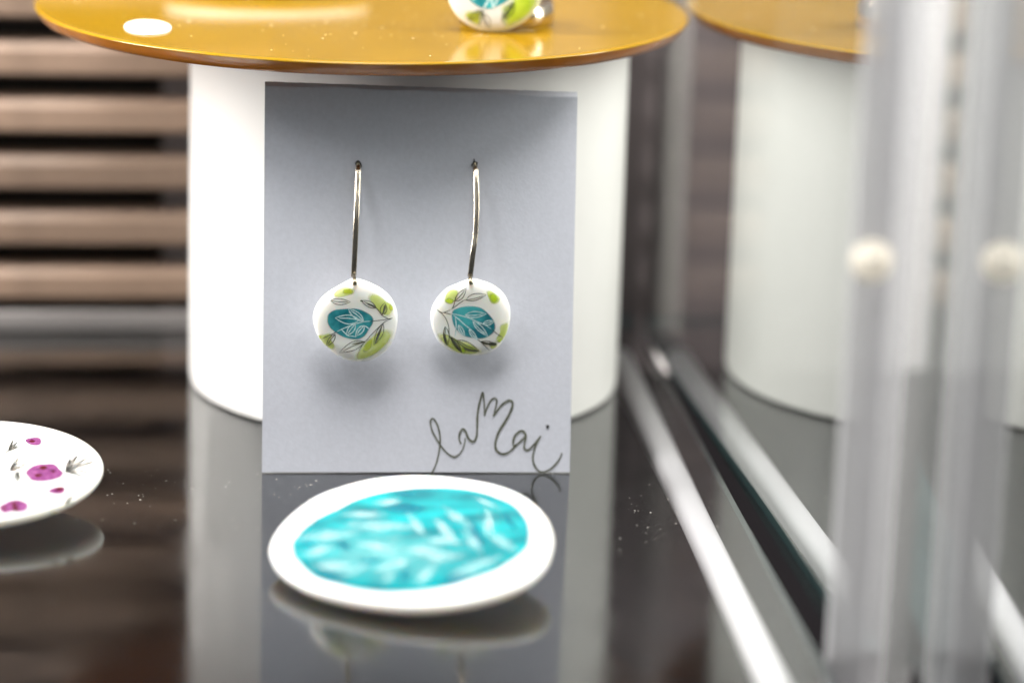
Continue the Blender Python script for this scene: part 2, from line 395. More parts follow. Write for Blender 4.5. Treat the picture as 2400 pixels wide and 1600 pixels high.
# pale upright that joins the two panes
up_o = pane_pt(yA - 0.0004, -0.0031) - Z * 0.0145
jp = empty('joint_upright', up_o)
box_between('profile', up_o, PN * 0.0060, PD * 0.0030, Z * 0.215, M['paneedge'], jp, 0.0009)
tag(jp, 'pale translucent upright joining the glass pane and the glass door, with a round bumper', 'upright')
# round bumper on the upright
bp_ = onplane((2030, 598), pane_pt(yA), PD)
V, F = lathe([(0, 0.0022), (0.0012, 0.0021), (0.0024, 0.0015), (0.0030, 0.0006), (0.0031, 0.0), (0.0, 0.0)], 28)
rotm = PD.to_track_quat('Z', 'Y').to_matrix()
V = [rotm @ Vector(v) + bp_ + PD * 0.0034 for v in V]
mesh('bumper', V, F, M['bumper'], jp)
sz = -0.0145
box_between('reflection_strip', Vector((up_o.x, up_o.y, sz)) + PN * 0.0086 + PD * 0.0006, PN * 0.0046, PD * 0.0016, Z * (0.20 - sz), M['milky'], jp, 0.0004)  # added strip, fills the gap with a painted milky reflection
for p in (p1, p2, jp): adopt(p)

# ------------------------------------------------------------------ pedestal and amber disc
CYL = Vector((-0.0213, 0.0612, 0)); CR = 0.04214
ZT = 0.0740; TH = 0.0027
V, F = lathe([(0, 0.0002), (CR - 0.0008, 0.0002), (CR - 0.0002, 0.0006), (CR, 0.0014), (CR, 0.03), (CR, ZT - TH - 0.0006), (CR - 0.0006, ZT - TH - 0.0001), (0, ZT - TH - 0.0001)], 160, CYL)
ped = mesh('pedestal', V, F, M['white'])
tag(ped, 'white cylindrical pedestal carrying the amber disc', 'pedestal')
md = ped.modifiers.new('es', 'EDGE_SPLIT'); md.split_angle = math.radians(40)
DC = Vector((-0.0305, 0.0612, ZT)); DR = 0.0623
disc = empty('display_disc', DC - Z * TH)
prof = [(DR - 0.00012, -0.00045)]
for k in range(7):
    a = math.pi / 2 * k / 6
    prof.append((DR - 0.0005 + 0.0005 * math.cos(a), -0.0004 + 0.0004 * math.sin(a)))
prof += [(DR - 0.0016, -0.00002), (DR - 0.0030, -0.00008), (0, -0.00008)]
V, F = lathe(prof, 220, DC)
mesh('top', V, F, M['orange'], disc)
V, F = lathe([(0, -TH), (DR - 0.0022, -TH), (DR - 0.0015, -TH + 0.0002), (DR - 0.0008, -TH * 0.65), (DR - 0.00035, -TH * 0.35), (DR - 0.00005, -0.0004)], 220, DC)
mesh('rim', V, F, M['rimshade'], disc)
tag(disc, 'glossy amber orange round display disc on the white pedestal', 'display disc')
adopt(disc)
ZD = ZT - 0.00008

# white oval sticker on the disc
pts = [onz((346 + 55 * math.cos(2 * math.pi * k / 48), 66.5 + 16.4 * math.sin(2 * math.pi * k / 48) + 1.6 * math.cos(2 * math.pi * k / 48)), ZD) for k in range(48)]
V = [p + Z * 0.00004 for p in pts] + [p + Z * 0.00022 for p in pts]; cpt = sum(pts, Vector()) / 48
V += [cpt + (p - cpt) * 0.97 + Z * 0.00026 for p in pts]
F = [tuple(range(47, -1, -1)), tuple(range(96, 144))]
for k in range(48):
    k2 = (k + 1) % 48; F += [(k, k2, 48 + k2, 48 + k), (48 + k, 48 + k2, 96 + k2, 96 + k)]
st = mesh('round_sticker', V, F, M['sticker'], shade=False)
tag(st, 'small blank white oval sticker on the left of the amber disc', 'sticker')

# ------------------------------------------------------------------ surfaces to draw on
class Face:
    """a drawn-on surface: local frame (origin, u, v, n); height(u,v) along n"""
    def __init__(s, o, u, v, h=None):
        s.o = Vector(o); s.u = Vector(u).normalized(); s.v = Vector(v).normalized(); s.n = s.u.cross(s.v).normalized(); s.h = h or (lambda a, b: 0.0)
        s.lift = 0.00003; s.off = 0.0
    def loc(s, q):            # photo pixel -> local (u,v) on the mean plane
        P = onplane(q, s.o + s.n * s.off, s.n) - s.o
        return (P.dot(s.u), P.dot(s.v))
    def pt(s, a, b, lift=0.0): return s.o + s.u * a + s.v * b + s.n * (s.h(a, b) + lift)
    def nxt(s):
        s.lift += 0.000006; return s.lift

def ribbon_geo(face, pts, w, lift, taper=(0.4, 0.25), k=6, px=None):
    P = smooth(pts, k) if len(pts) > 2 else [tuple(a + (b - a) * t / 4 for a, b in zip(pts[0], pts[1])) for t in range(5)]
    n = len(P); V = []; F = []
    for i, p in enumerate(P):
        a = P[max(i - 1, 0)]; b = P[min(i + 1, n - 1)]
        dx, dy = b[0] - a[0], b[1] - a[1]; L = math.hypot(dx, dy) or 1
        t = i / (n - 1); wd = w * (taper[0] + (1 - taper[0]) * min(1, t / 0.18)) * (taper[1] + (1 - taper[1]) * min(1, (1 - t) / 0.25))
        wd *= 1 + 0.22 * noise.noise((i * 0.23, P[0][0] * 900, 0.5)) + 0.10 * noise.noise((i * 0.9, P[0][1] * 900, 3.5))
        ox, oy = -dy / L * wd / 2, dx / L * wd / 2
        V += [face.pt(p[0] + ox, p[1] + oy, lift), face.pt(p[0] - ox, p[1] - oy, lift)]
        if i: F.append((2 * i - 2, 2 * i - 1, 2 * i + 1, 2 * i))
    return V, F
def strokes(name, face, lines, w, m, parent, conv=None, taper=(0.4, 0.25)):
    """several pen strokes of one drawing as one mesh; conv turns traced coordinates into photo pixels"""
    V = []; F = []; lift = face.nxt()
    for ln in lines:
        ww = w
        if isinstance(ln, dict): ww = ln['w']; ln = ln['p']
        q = [face.loc(conv(p)) if conv else p for p in ln]
        v, f = ribbon_geo(face, q, ww, lift, taper); o = len(V); V += v; F += [tuple(i + o for i in x) for x in f]
        lift += 0.0000012
    return mesh(name, V, F, m, parent)
def leaf_lines(b, t, w1, w2, rib=True):
    """outline strokes of a leaf from base b to tip t with side bulges"""
    bx, by = b; tx, ty = t; dx, dy = tx - bx, ty - by; nx, ny = -dy, dx
    def side(w): return [(bx, by)] + [(bx + dx * s + nx * w * math.sin(math.pi * s ** 0.85), by + dy * s + ny * w * math.sin(math.pi * s ** 0.85)) for s in (0.2, 0.4, 0.6, 0.8)] + [(tx, ty)]
    r = [side(w1), side(-w2)]
    if rib: r.append([(bx, by), (bx + dx * 0.45 + nx * 0.03, by + dy * 0.45 + ny * 0.03), (bx + dx * 0.86, by + dy * 0.86)])
    return r
def leaf_blob(b, t, w):
    w *= 0.72; b, t = (b[0] - 0.14 * (t[0] - b[0]), b[1] - 0.14 * (t[1] - b[1])), (t[0] + 0.14 * (t[0] - b[0]), t[1] + 0.14 * (t[1] - b[1]))
    bx, by = b; tx, ty = t; dx, dy = tx - bx, ty - by; nx, ny = -dy, dx; L = []; R_ = []
    for i in range(1, 6):
        s = i / 6; h = w * math.sin(math.pi * s ** 0.9)
        L.append((bx + dx * s + nx * h, by + dy * s + ny * h)); R_.append((bx + dx * s - nx * h, by + dy * s - ny * h))
    return [b] + L + [t] + R_[::-1]
def blobs(name, face, outlines, m, parent, conv=None, rings=6, sm=4):
    V = []; F = []; A = []; lift = face.nxt()
    for ol in outlines:
        q = [face.loc(conv(p)) if conv else p for p in ol]
        q = smooth(q, sm, True); n = len(q); cx = sum(p[0] for p in q) / n; cy = sum(p[1] for p in q) / n
        o = len(V); V.append(face.pt(cx, cy, lift)); A.append(1.0)
        for r in range(1, rings + 1):
            s = r / rings
            for p in q: V.append(face.pt(cx + (p[0] - cx) * s, cy + (p[1] - cy) * s, lift)); A.append(1 - s)
        for k in range(n): F.append((o, o + 1 + k, o + 1 + (k + 1) % n))
        for r in range(rings - 1):
            b0 = o + 1 + r * n; b1 = b0 + n
            for k in range(n): F.append((b0 + k, b1 + k, b1 + (k + 1) % n, b0 + (k + 1) % n))
        lift += 0.0000012
    ob = mesh(name, V, F, m, parent)
    at = ob.data.attributes.new('fall', 'FLOAT', 'POINT')
    at.data.foreach_set('value', A)
    return ob
def zoomconv(x0, y0, s): return lambda p: (p[0] / s + x0, p[1] / s + y0)

# pebble / plate body from an outline in the face's local coordinates
def pebble(name, face, outline, tf, tb, m, parent, ex=3.2, dish=0.0, rings=18, sm=6):
    q = smooth(outline, sm, True); n = len(q)
    cx = sum(p[0] for p in q) / n; cy = sum(p[1] for p in q) / n
    q = sorted(q, key=lambda p: math.atan2(p[1] - cy, p[0] - cx))
    ang = [math.atan2(p[1] - cy, p[0] - cx) for p in q]; rad = [math.hypot(p[0] - cx, p[1] - cy) for p in q]
    def R(a):
        import bisect
        i = bisect.bisect(ang, a); a0 = ang[i - 1] if i else ang[-1] - 2 * math.pi; a1 = ang[i % n] + (2 * math.pi if i == n else 0)
        t = (a - a0) / (a1 - a0) if a1 > a0 else 0
        return rad[i - 1] * (1 - t) + rad[i % n] * t
    def prof_(rho): return max(0.0, 1 - min(rho, 1.0) ** ex) ** (1 / 2.0)
    def h(a, b):
        r = math.hypot(a - cx, b - cy); rho = r / max(R(math.atan2(b - cy, a - cx)), 1e-9)
        return tf * prof_(rho) - dish * max(0.0, 1 - rho * rho * 1.25)
    face.h = h
    V = []; F = []
    def ringpts(rho, back):
        return [face.o + face.u * (cx + (p[0] - cx) * rho) + face.v * (cy + (p[1] - cy) * rho) +
                face.n * ((-tb * prof_(rho)) if back else (tf * prof_(rho) - dish * max(0.0, 1 - rho * rho * 1.25))) for p in q]
    rhos = [math.sin(math.pi / 2 * i / rings) for i in range(1, rings)]
    V.append(face.o + face.u * cx + face.v * cy + face.n * (tf - dish)); seq = []
    for r in rhos: seq.append(ringpts(r, False))
    seq.append(ringpts(1.0, False))
    for r in reversed(rhos): seq.append(ringpts(r, True))
    for s in seq: V += s
    V.append(face.o + face.u * cx + face.v * cy - face.n * tb)
    for k in range(n): F.append((0, 1 + k, 1 + (k + 1) % n))
    for i in range(len(seq) - 1):
        a = 1 + i * n; b = a + n
        for k in range(n): F.append((a + k, b + k, b + (k + 1) % n, a + (k + 1) % n))
    a = 1 + (len(seq) - 1) * n; l = len(V) - 1
    for k in range(n): F.append((l, a + (k + 1) % n, a + k))
    return mesh(name, V, F, m, parent)

# ------------------------------------------------------------------ the earring card
LEAN = math.radians(12)
A, B = onz((614, 1109)), onz((1335, 1109))
A.z = B.z = 0.00025
ct = (B - A).normalized(); cb = Vector((-ct.y, ct.x, 0)); cu = Z * math.cos(LEAN) + cb * math.sin(LEAN); cn = ct.cross(cu)
T0, T1 = onplane((621, 191), A, cn), onplane((1354, 216), A, cn)
NX, NY = 60, 80
V = []; F = []
for j in range(NY + 1):
    t = j / NY
    t = 1 - (1 - t) ** 1.6
    for i in range(NX + 1):
        s = i / NX
        bt = T0 * (1 - s) + T1 * s; bb = A * (1 - s) + B * s
        p = bb * (1 - t) + bt * t
        top = (1 - t) * 69 - (0.75 + 0.3 * noise.noise((s * 6, 0.3, 0)))       # mm below the bent-over cut edge
        back_ = 0.0
        if top < 0: back_ = (-top) * 0.00085
        if j == NY: p += cu * 0.00012 * noise.noise((s * 40, 2.2, 0))
        wav = 0.00010 * noise.noise((s * 3, t * 4, 1.0)) * (1 - s) * s * 4 * min(1, t * 3)
        V.append(p - cn * (back_ + 0.0012 * max(0, s - 0.9) ** 2 * 12 * t) + cn * wav)
for j in range(NY):
    for i in range(NX):
        a = j * (NX + 1) + i; F.append((a, a + 1, a + NX + 2, a + NX + 1))
card_root = empty('earring_card', (A + B) / 2)
card = mesh('card', V, F, M['card'], card_root, shade=False)
sd = card.modifiers.new('thickness', 'SOLIDIFY'); sd.thickness = 0.00035; sd.offset = -1
tag(card_root, 'grey paper earring card with handwritten name, leaning against the white pedestal', 'card')
CF = Face(A, ct, cu); CF.lift = 0.00013
hand = zoomconv(980, 900, 6.273)
pen = [
    # l
    [(195, 1310), (255, 1190), (295, 1050), (315, 930), (322, 780), (300, 650), (265, 560), (215, 505), (182, 545), (205, 680), (285, 830), (370, 950), (450, 1030), (530, 1065), (600, 1030), (655, 950), (685, 850), (690, 790)],
    # a
    [(632, 878), (603, 810), (612, 720), (655, 655), (700, 700), (735, 790), (790, 840), (835, 825), (862, 740), (868, 600), (870, 470), (890, 330), (920, 210), (947, 120), (962, 200), (972, 330), (972, 465)],
    # M humps
    [(972, 465), (1010, 350), (1060, 250), (1120, 205), (1155, 235), (1140, 340), (1100, 470)],
    [(1100, 470), (1160, 390), (1240, 295), (1330, 240), (1385, 265), (1370, 370), (1290, 530), (1190, 690), (1140, 830), (1135, 920), (1165, 985), (1240, 1025), (1330, 1000), (1410, 930), (1450, 900)],
    # a
    [(1410, 930), (1395, 860), (1420, 760), (1490, 695), (1545, 690), (1580, 760), (1560, 880), (1560, 940), (1600, 970), (1660, 930), (1730, 850), (1805, 755)],
    [(1400, 905), (1470, 870), (1540, 800), (1575, 750)],
    # i
    [(1805, 755), (1740, 870), (1700, 980), (1685, 1090), (1710, 1190), (1770, 1270), (1850, 1285), (1950, 1240), (2040, 1150), (2090, 1070), (2110, 1005)],
]
strokes('handwriting', CF, [{'p': p, 'w': w} for p, w in zip(pen, (0.00030, 0.00038, 0.00031, 0.00042, 0.00038, 0.00030, 0.00032))], 0.0005, M['ink'], card_root, hand, taper=(0.75, 0.6))
blobs('i_dot', CF, [[(1875, 620), (1905, 595), (1928, 620), (1905, 655)]], M['hole'], card_root, hand, rings=2)
# punched holes where the hooks pass through
holeL = blobs('hole', CF, [[(832, 385), (834, 379), (840, 376), (846, 382), (848, 392), (840, 394)]], M['hole'], card_root, (lambda p: p), rings=2)
holeR = blobs('hole', CF, [[(1104, 388), (1108, 381), (1111, 371), (1114, 379), (1119, 380), (1118, 390), (1110, 393)]], M['hole'], card_root, (lambda p: p), rings=2)
adopt(card_root)

# ------------------------------------------------------------------ the two earrings
EN = Vector((0.098, -0.995, 0.0)).normalized(); EU = Vector((0.995, 0.098, 0))
def hook(name, path, hw, parent, y_end):
    n = len(path) - 1; P = []
    top = onplane(path[0], A, cn) + cn * 0.0009
    pts = smooth(path, 8); m_ = len(pts) - 1
    for i, q in enumerate(pts):
        t = i / m_; y = top.y + (y_end - top.y) * (1 - (1 - t) ** 1.7)
        P.append(onplane(q, Vector((0, y, 0)), Vector((0, 1, 0))))
    V, F = tube(P, hw, 16, squash=(1.0, 0.75, 0.55))
    ob = mesh(name, V, F, M['silver'], parent)
    md = ob.modifiers.new('es', 'EDGE_SPLIT'); md.split_angle = math.radians(50)
    return P
def earring(path, y_end, outline, conv, centre_px, label, link_px):
    root = empty('earring', onplane(centre_px, Vector((0, y_end, 0)), Vector((0, 1, 0))))
    P = hook('hook', path, 0.00048, root, y_end)
    # thin wire going back through the card, and the link into the pendant
    p0 = P[0]; hp = onplane((path[0][0] - 1, path[0][1] - 5), A, cn)
    V, F = tube([p0 - Z * 0.0003, p0 + (hp - p0) * 0.5 + Z * 0.00035, hp, hp - cn * 0.0012], 0.00026, 8)
    mesh('post', V, F, M['dark_silver'], root)
    f = Face(onplane(centre_px, Vector((0, y_end - 0.0002, 0)), EN), EU, Z)
    ol = [f.loc(conv(p)) for p in outline]
    body = pebble('pendant', f, ol, 0.0014, 0.0014, M['pebble'], root, ex=5.0, dish=0.0002)
    lk = [f.loc(q) for q in link_px]
    V, F = tube([P[-1] + Z * 0.0004, f.pt(*lk[0]) + EN * 0.0006, f.pt(*lk[1]) + EN * 0.0003], 0.00034, 10)
    mesh('link', V, F, M['dark_silver'], root)
    tag(root, label, 'earring', 'pair of earrings on the card')
    return root, f, body

c5 = zoomconv(600, 600, 2.851)
oL = [(625, 157), (560, 192), (480, 240), (412, 310), (381, 400), (395, 490), (430, 562), (490, 622), (560, 675), (640, 700), (720, 703), (790, 685), (870, 630), (922, 550), (946, 440), (940, 360), (905, 280), (850, 225), (780, 185), (712, 158), (662, 148)]
eL, fL, bL = earring([(840, 389), (838, 440), (836, 490), (833, 560), (829, 648)], 0.0026, oL, c5, (833, 752),
                     'left earring: silver hook and white pebble with teal patch and branch pointing right', [(831, 655), (831, 664)])
k = zoomconv(720, 640, 7.126)
blobs('green_wash', fL, [
    [(440, 300), (520, 240), (600, 210), (740, 215), (800, 260), (770, 320), (640, 360), (480, 380), (420, 350)],
    [(1010, 330), (1080, 300), (1200, 340), (1330, 440), (1430, 500), (1450, 600), (1400, 690), (1300, 700), (1180, 620), (1080, 480), (1010, 400)],
    [(180, 1010), (260, 985), (380, 960), (420, 1010), (400, 1080), (470, 1200), (420, 1280), (330, 1230), (230, 1120)],
    [(830, 1270), (960, 1130), (1080, 1010), (1220, 900), (1360, 900), (1450, 960), (1420, 1060), (1300, 1220), (1130, 1350), (960, 1430), (830, 1460), (780, 1420)],
], M['green'], bL, k)
blobs('lime_spot', fL, [
    [(575, 280), (600, 240), (700, 230), (770, 260), (760, 320), (660, 325), (590, 315)],
    [(180, 1030), (215, 1010), (235, 1060), (215, 1090)],
    [(905, 1290), (930, 1190), (1000, 1080), (1080, 1040), (1100, 1110), (1060, 1240), (960, 1310)],
    [(1370, 500), (1420, 520), (1435, 590), (1390, 610), (1360, 560)],
], M['yellowgreen'], bL, k)
blobs('teal_patch', fL, [[(325, 720), (345, 640), (440, 580), (580, 560), (760, 552), (900, 575), (1030, 640), (1105, 720), (1100, 810), (1040, 900), (980, 1000), (900, 1060), (800, 1080), (680, 1060), (560, 1020), (450, 950), (370, 880), (330, 800)]], M['teal'], bL, k, rings=12)
tw = 0.00010
wl = [[(1060, 770), (940, 780), (820, 810), (680, 860), (560, 910), (490, 945)], [(560, 900), (620, 960), (680, 1010), (760, 1020), (820, 1035)]]
for b_, t_, w1, w2 in (((870, 750), (460, 715), .16, .2), ((940, 770), (680, 560), .16, .16), ((800, 820), (650, 1010), .22, .2), ((950, 840), (800, 1020), .2, .2)): wl += leaf_lines(b_, t_, w1, w2)
wl += [[(940, 850), (980, 860), (1040, 910)], [(690, 610), (760, 680), (850, 735), (940, 775)]]
strokes('pale_leaf_lines', fL, [{'p': p, 'w': 0.00019} for p in wl], tw, M['whiteline'], bL, k)
dl = [[(1040, 775), (1130, 765), (1290, 745), (1420, 720)], [(1420, 720), (1375, 740), (1300, 705), (1235, 665), (1160, 560), (1110, 535)],
      [(1375, 742), (1280, 790), (1180, 880), (1080, 980), (980, 1090), (900, 1190), (820, 1360)], [(490, 950), (400, 990), (300, 1040), (230, 1085)]]
for b_, t_, w1, w2 in (((385, 430), (720, 450), .17, .13), ((1150, 550), (890, 425), .18, .14), ((1245, 665), (1290, 465), .3, .25), ((1265, 810), (1105, 1170), .12, .16), ((960, 1110), (530, 1300), .17, .12), ((465, 985), (315, 1200), .17, .17)):
    dl += leaf_lines(b_, t_, w1, w2)
strokes('dark_leaf_lines', fL, dl, 0.00012, M['line'], bL, k)
strokes('dark_leaf_accents', fL, [{'p': [(1000, 480), (1080, 510), (1140, 550)], 'w': .0003}, {'p': [(1245, 660), (1290, 570), (1300, 500)], 'w': .00026}, {'p': [(1240, 850), (1190, 1000), (1120, 1160)], 'w': .0003}, {'p': [(960, 1105), (860, 1130), (740, 1150)], 'w': .00022}, {'p': [(880, 425), (930, 440)], 'w': .0003}], 0.0002, M['line_soft'], bL, k)
adopt(eL)

oR = [(1420, 153), (1350, 180), (1270, 217), (1203, 290), (1168, 370), (1170, 450), (1195, 530), (1240, 590), (1310, 635), (1400, 660), (1480, 662), (1570, 640), (1640, 580), (1685, 490), (1700, 400), (1690, 320), (1650, 245), (1580, 190), (1500, 160), (1450, 150)]
eR, fR, bR = earring([(1113, 390), (1116, 430), (1117, 490), (1114, 550), (1109, 590), (1102, 648)], 0.0040, oR, c5, (1103, 745),
                     'right earring: curved silver hook and white pebble with round teal patch and branch pointing left', [(1101, 655), (1104, 663)])
k = zoomconv(990, 640, 7.126)
blobs('green_wash', fR, [
    [(350, 420), (390, 310), (480, 235), (600, 250), (590, 350), (530, 450), (450, 490), (370, 470)],
    [(1050, 270), (1130, 260), (1250, 340), (1300, 410), (1240, 490), (1140, 480), (1080, 380)],
    [(1290, 830), (1420, 790), (1440, 880), (1400, 1020), (1330, 1110), (1250, 1150), (1210, 1080), (1280, 960)],
    [(225, 1000), (330, 960), (470, 1010), (600, 1080), (800, 1130), (960, 1240), (1010, 1290), (940, 1340), (760, 1365), (600, 1340), (420, 1240), (280, 1110)],
    [(1110, 1180), (1230, 1150), (1240, 1200), (1160, 1250)],
], M['green'], bR, k)
blobs('lime_spot', fR, [
    [(355, 430), (420, 380), (500, 400), (530, 440), (480, 490), (400, 475)],
    [(1100, 330), (1170, 290), (1260, 370), (1270, 430), (1190, 490), (1120, 440)],
    [(1240, 1100), (1330, 1050), (1350, 1090), (1270, 1150)],
    [(640, 1230), (690, 1200), (720, 1280), (690, 1340), (640, 1300)],
], M['green_deep'], bR, k)
blobs('teal_patch', fR, [[(480, 610), (560, 555), (700, 522), (850, 518), (980, 550), (1090, 630), (1180, 740), (1220, 860), (1190, 960), (1100, 1030), (980, 1070), (860, 1060), (720, 1035), (620, 980), (530, 880), (485, 760)]], M['teal'], bR, k, rings=12)
wl = [[(470, 640), (560, 660), (680, 690), (800, 730), (930, 790), (1050, 840), (1140, 900)], [(510, 670), (600, 740), (700, 830), (820, 930), (920, 1070)], [(540, 690), (555, 830), (545, 950), (530, 1040)]]
for b_, t_, w1, w2 in (((700, 670), (1060, 650), .14, .14), ((830, 770), (1085, 1020), .12, .12), ((1000, 810), (1190, 770), .22, .16), ((590, 830), (700, 1030), .16, .14), ((770, 900), (910, 1085), .16, .12)): wl += leaf_lines(b_, t_, w1, w2)
strokes('pale_leaf_lines', fR, [{'p': p, 'w': 0.00018} for p in wl], tw, M['whiteline'], bR, k)
dl = [[(235, 580), (330, 630), (470, 575)], [(470, 575), (560, 510), (640, 450), (710, 410)], [(490, 560), (520, 490), (535, 430)], [(240, 590), (330, 660), (390, 740), (430, 860), (440, 990), (470, 1060), (560, 1080)], [(340, 625), (420, 645), (480, 660)],
      [(1150, 905), (1240, 985), (1335, 1050)], [(900, 1070), (960, 1110), (1040, 1190), (1115, 1270)]]
for b_, t_, w1, w2 in (((530, 440), (725, 225), .2, .14), ((710, 420), (1060, 330), .12, .18), ((370, 860), (405, 1190), .12, .16), ((460, 1030), (650, 1310), .08, .13), ((560, 1080), (945, 1275), .12, .12), ((960, 1110), (1240, 1160), .08, .1)):
    dl += leaf_lines(b_, t_, w1, w2)
strokes('dark_leaf_lines', fR, dl, 0.00013, M['line'], bR, k)
strokes('dark_leaf_accents', fR, [{'p': [(450, 1030), (520, 1110), (600, 1230), (660, 1310)], 'w': .00042}, {'p': [(680, 1230), (800, 1260), (930, 1275)], 'w': .00045}, {'p': [(1090, 1150), (1170, 1160), (1235, 1160)], 'w': .0006}, {'p': [(960, 1110), (1040, 1140), (1100, 1145)], 'w': .0004}, {'p': [(345, 960), (370, 1100), (405, 1180)], 'w': .0003}], 0.0004, M['line_soft'], bR, k)
adopt(eR)

# ------------------------------------------------------------------ turquoise brooch in front of the card
def brooch_frame(c, tilt_deg, roll_deg, yaw=0.0):
    """u to the right, v away from the viewer; tilt lifts the far side, roll lifts the right side"""
    Rm = Matrix.Rotation(yaw, 3, 'Z') @ Matrix.Rotation(math.radians(tilt_deg), 3, 'X') @ Matrix.Rotation(-math.radians(roll_deg), 3, 'Y')
    return Face(c, Rm @ Vector((1, 0, 0)), Rm @ Vector((0, 1, 0)))
def pin_back(parent, face, a, b, down):
    """brooch pin behind the plate that props it up: bar and catch"""
    p = face.pt(a, b); p = face.o + face.u * a + face.v * b - face.n * down[0]
    L = [p - face.u * 0.006, p + face.u * 0.006]
    g = Vector((p.x, p.y, down[1] + 0.0008))
    V, F = tube([L[0], L[1]], 0.0007, 10); mesh('pin_bar', V, F, M['silver'], parent)
    if p.z > g.z + 0.0005:
        V, F = tube([p, g], 0.0008, 10); mesh('pin_catch', V, F, M['silver'], parent)

tc_ = onz((966, 1283), 0.0050)
tb_root = empty('brooch', (tc_.x, tc_.y, 0))
tf_ = brooch_frame(tc_, 7.5, 4.0)
oT = []
for (x, y) in [(95, 640), (110, 560), (170, 460), (260, 370), (400, 270), (560, 205), (760, 150), (980, 122), (1200, 120), (1420, 140), (1640, 180), (1800, 235), (1920, 310), (2010, 410), (2050, 520), (2045, 620), (2000, 730), (1900, 830), (1750, 910), (1560, 970), (1340, 1010), (1100, 1025), (860, 1010), (620, 970), (400, 910), (240, 830), (140, 740)]:
    oT.append(tf_.loc((x / 2.94 + 600, y / 2.94 + 1080)))
tbody = pebble('plate', tf_, oT, 0.0014, 0.0016, M['porcelain_matt'], tb_root, ex=16, rings=16)
k = zoomconv(600, 1080, 2.94); tf_.off = 0.0014
blobs('turquoise_field', tf_, [[(1070 + (x - 1070) * 1.05, 545 + (y - 545) * 1.07) for x, y in [(275, 600), (300, 530), (400, 430), (560, 350), (700, 285), (900, 230), (1100, 205), (1300, 205), (1500, 225), (1680, 280), (1800, 360), (1855, 470), (1850, 570), (1780, 650), (1640, 740), (1450, 810), (1250, 860), (1000, 885), (780, 875), (600, 835), (440, 790), (330, 700)]]], M['cyan'], tbody, k, rings=14)
deep = [leaf_blob((880, 320), (1180, 330), .16), leaf_blob((930, 225), (1120, 235), .1), leaf_blob((1480, 420), (1560, 640), .2), leaf_blob((560, 560), (660, 610), .3), leaf_blob((290, 570), (420, 570), .15),
        leaf_blob((1050, 740), (1000, 840), .3), leaf_blob((1240, 850), (1500, 780), .16), leaf_blob((420, 770), (640, 830), .12), leaf_blob((700, 700), (900, 680), .1), leaf_blob((1700, 360), (1800, 480), .14)]
blobs('pale_wash', tf_, [[(330, 620), (420, 520), (640, 430), (900, 420), (1200, 470), (1450, 560), (1600, 660), (1400, 780), (1100, 860), (800, 860), (560, 800), (400, 720)]], M['wash'], tbody, k, rings=10)
blobs('deep_strokes', tf_, deep, M['deepcyan'], tbody, k, rings=4)
pal = [leaf_blob((1290, 320), (1490, 460), .17), leaf_blob((1050, 370), (1170, 520), .22), leaf_blob((1240, 410), (1390, 570), .2), leaf_blob((1430, 470), (1560, 640), .24), leaf_blob((1610, 350), (1590, 520), .26), leaf_blob((1600, 500), (1800, 620), .2),
       leaf_blob((600, 370), (890, 370), .1), leaf_blob((620, 440), (1080, 450), .12), leaf_blob((310, 530), (700, 490), .13), leaf_blob((330, 650), (540, 590), .2), leaf_blob((690, 570), (960, 600), .14),
       leaf_blob((1020, 600), (1420, 660), .13), leaf_blob((390, 720), (760, 730), .13), leaf_blob((560, 790), (780, 720), .16), leaf_blob((820, 750), (1080, 680), .16), leaf_blob((1100, 850), (1250, 700), .18), leaf_blob((1350, 790), (1700, 660), .13),
       leaf_blob((1130, 540), (1420, 560), .1), leaf_blob((820, 290), (1000, 280), .16), leaf_blob((1150, 620), (1320, 690), .25), leaf_blob((880, 840), (960, 760), .25), leaf_blob((1500, 250), (1680, 330), .08)]
blobs('pale_leaf_strokes', tf_, pal, M['palecyan'], tbody, k, rings=4)
pin_back(tb_root, tf_, 0.0, 0.010, (0.0016, 0.0))
tag(tb_root, 'white porcelain brooch with turquoise leaf-painted centre lying in front of the card', 'brooch', 'round brooches')
adopt(tb_root)
print('teal low', min((v.co.z for v in tbody.data.vertices)))

# ------------------------------------------------------------------ magenta brooch at the left edge
pc_ = onz((-58, 1108), 0.0058)
pb_root = empty('brooch', (pc_.x, pc_.y, 0))
pf_ = brooch_frame(pc_, 6.0, 0.5)
RP = (onz((239, 1098), 0.0058) - pc_).length
oP = [(RP * (1 + 0.012 * math.sin(3 * a + 1)) * math.cos(a), RP * (1 + 0.012 * math.sin(3 * a + 1)) * math.sin(a)) for a in [2 * math.pi * i / 28 for i in range(28)]]
pbody = pebble('plate', pf_, oP, 0.0015, 0.0017, M['porcelain'], pb_root, ex=14, rings=16)
k = zoomconv(0, 960, 3.92); pf_.off = 0.0015
blobs('magenta_petals', pf_, [
    [(228, 280), (270, 258), (360, 255), (382, 290), (365, 325), (300, 328), (255, 310)],
    [(230, 580), (260, 535), (340, 500), (440, 492), (505, 497), (550, 540), (588, 575), (570, 615), (500, 645), (400, 662), (290, 655), (250, 620)],
    [(435, 742), (480, 715), (560, 698), (600, 710), (590, 750), (530, 768), (460, 765)],
    [(-20, 890), (40, 850), (120, 820), (200, 825), (262, 855), (255, 895), (190, 915), (110, 920), (20, 935)],
], M['pink'], pbody, k, rings=8)
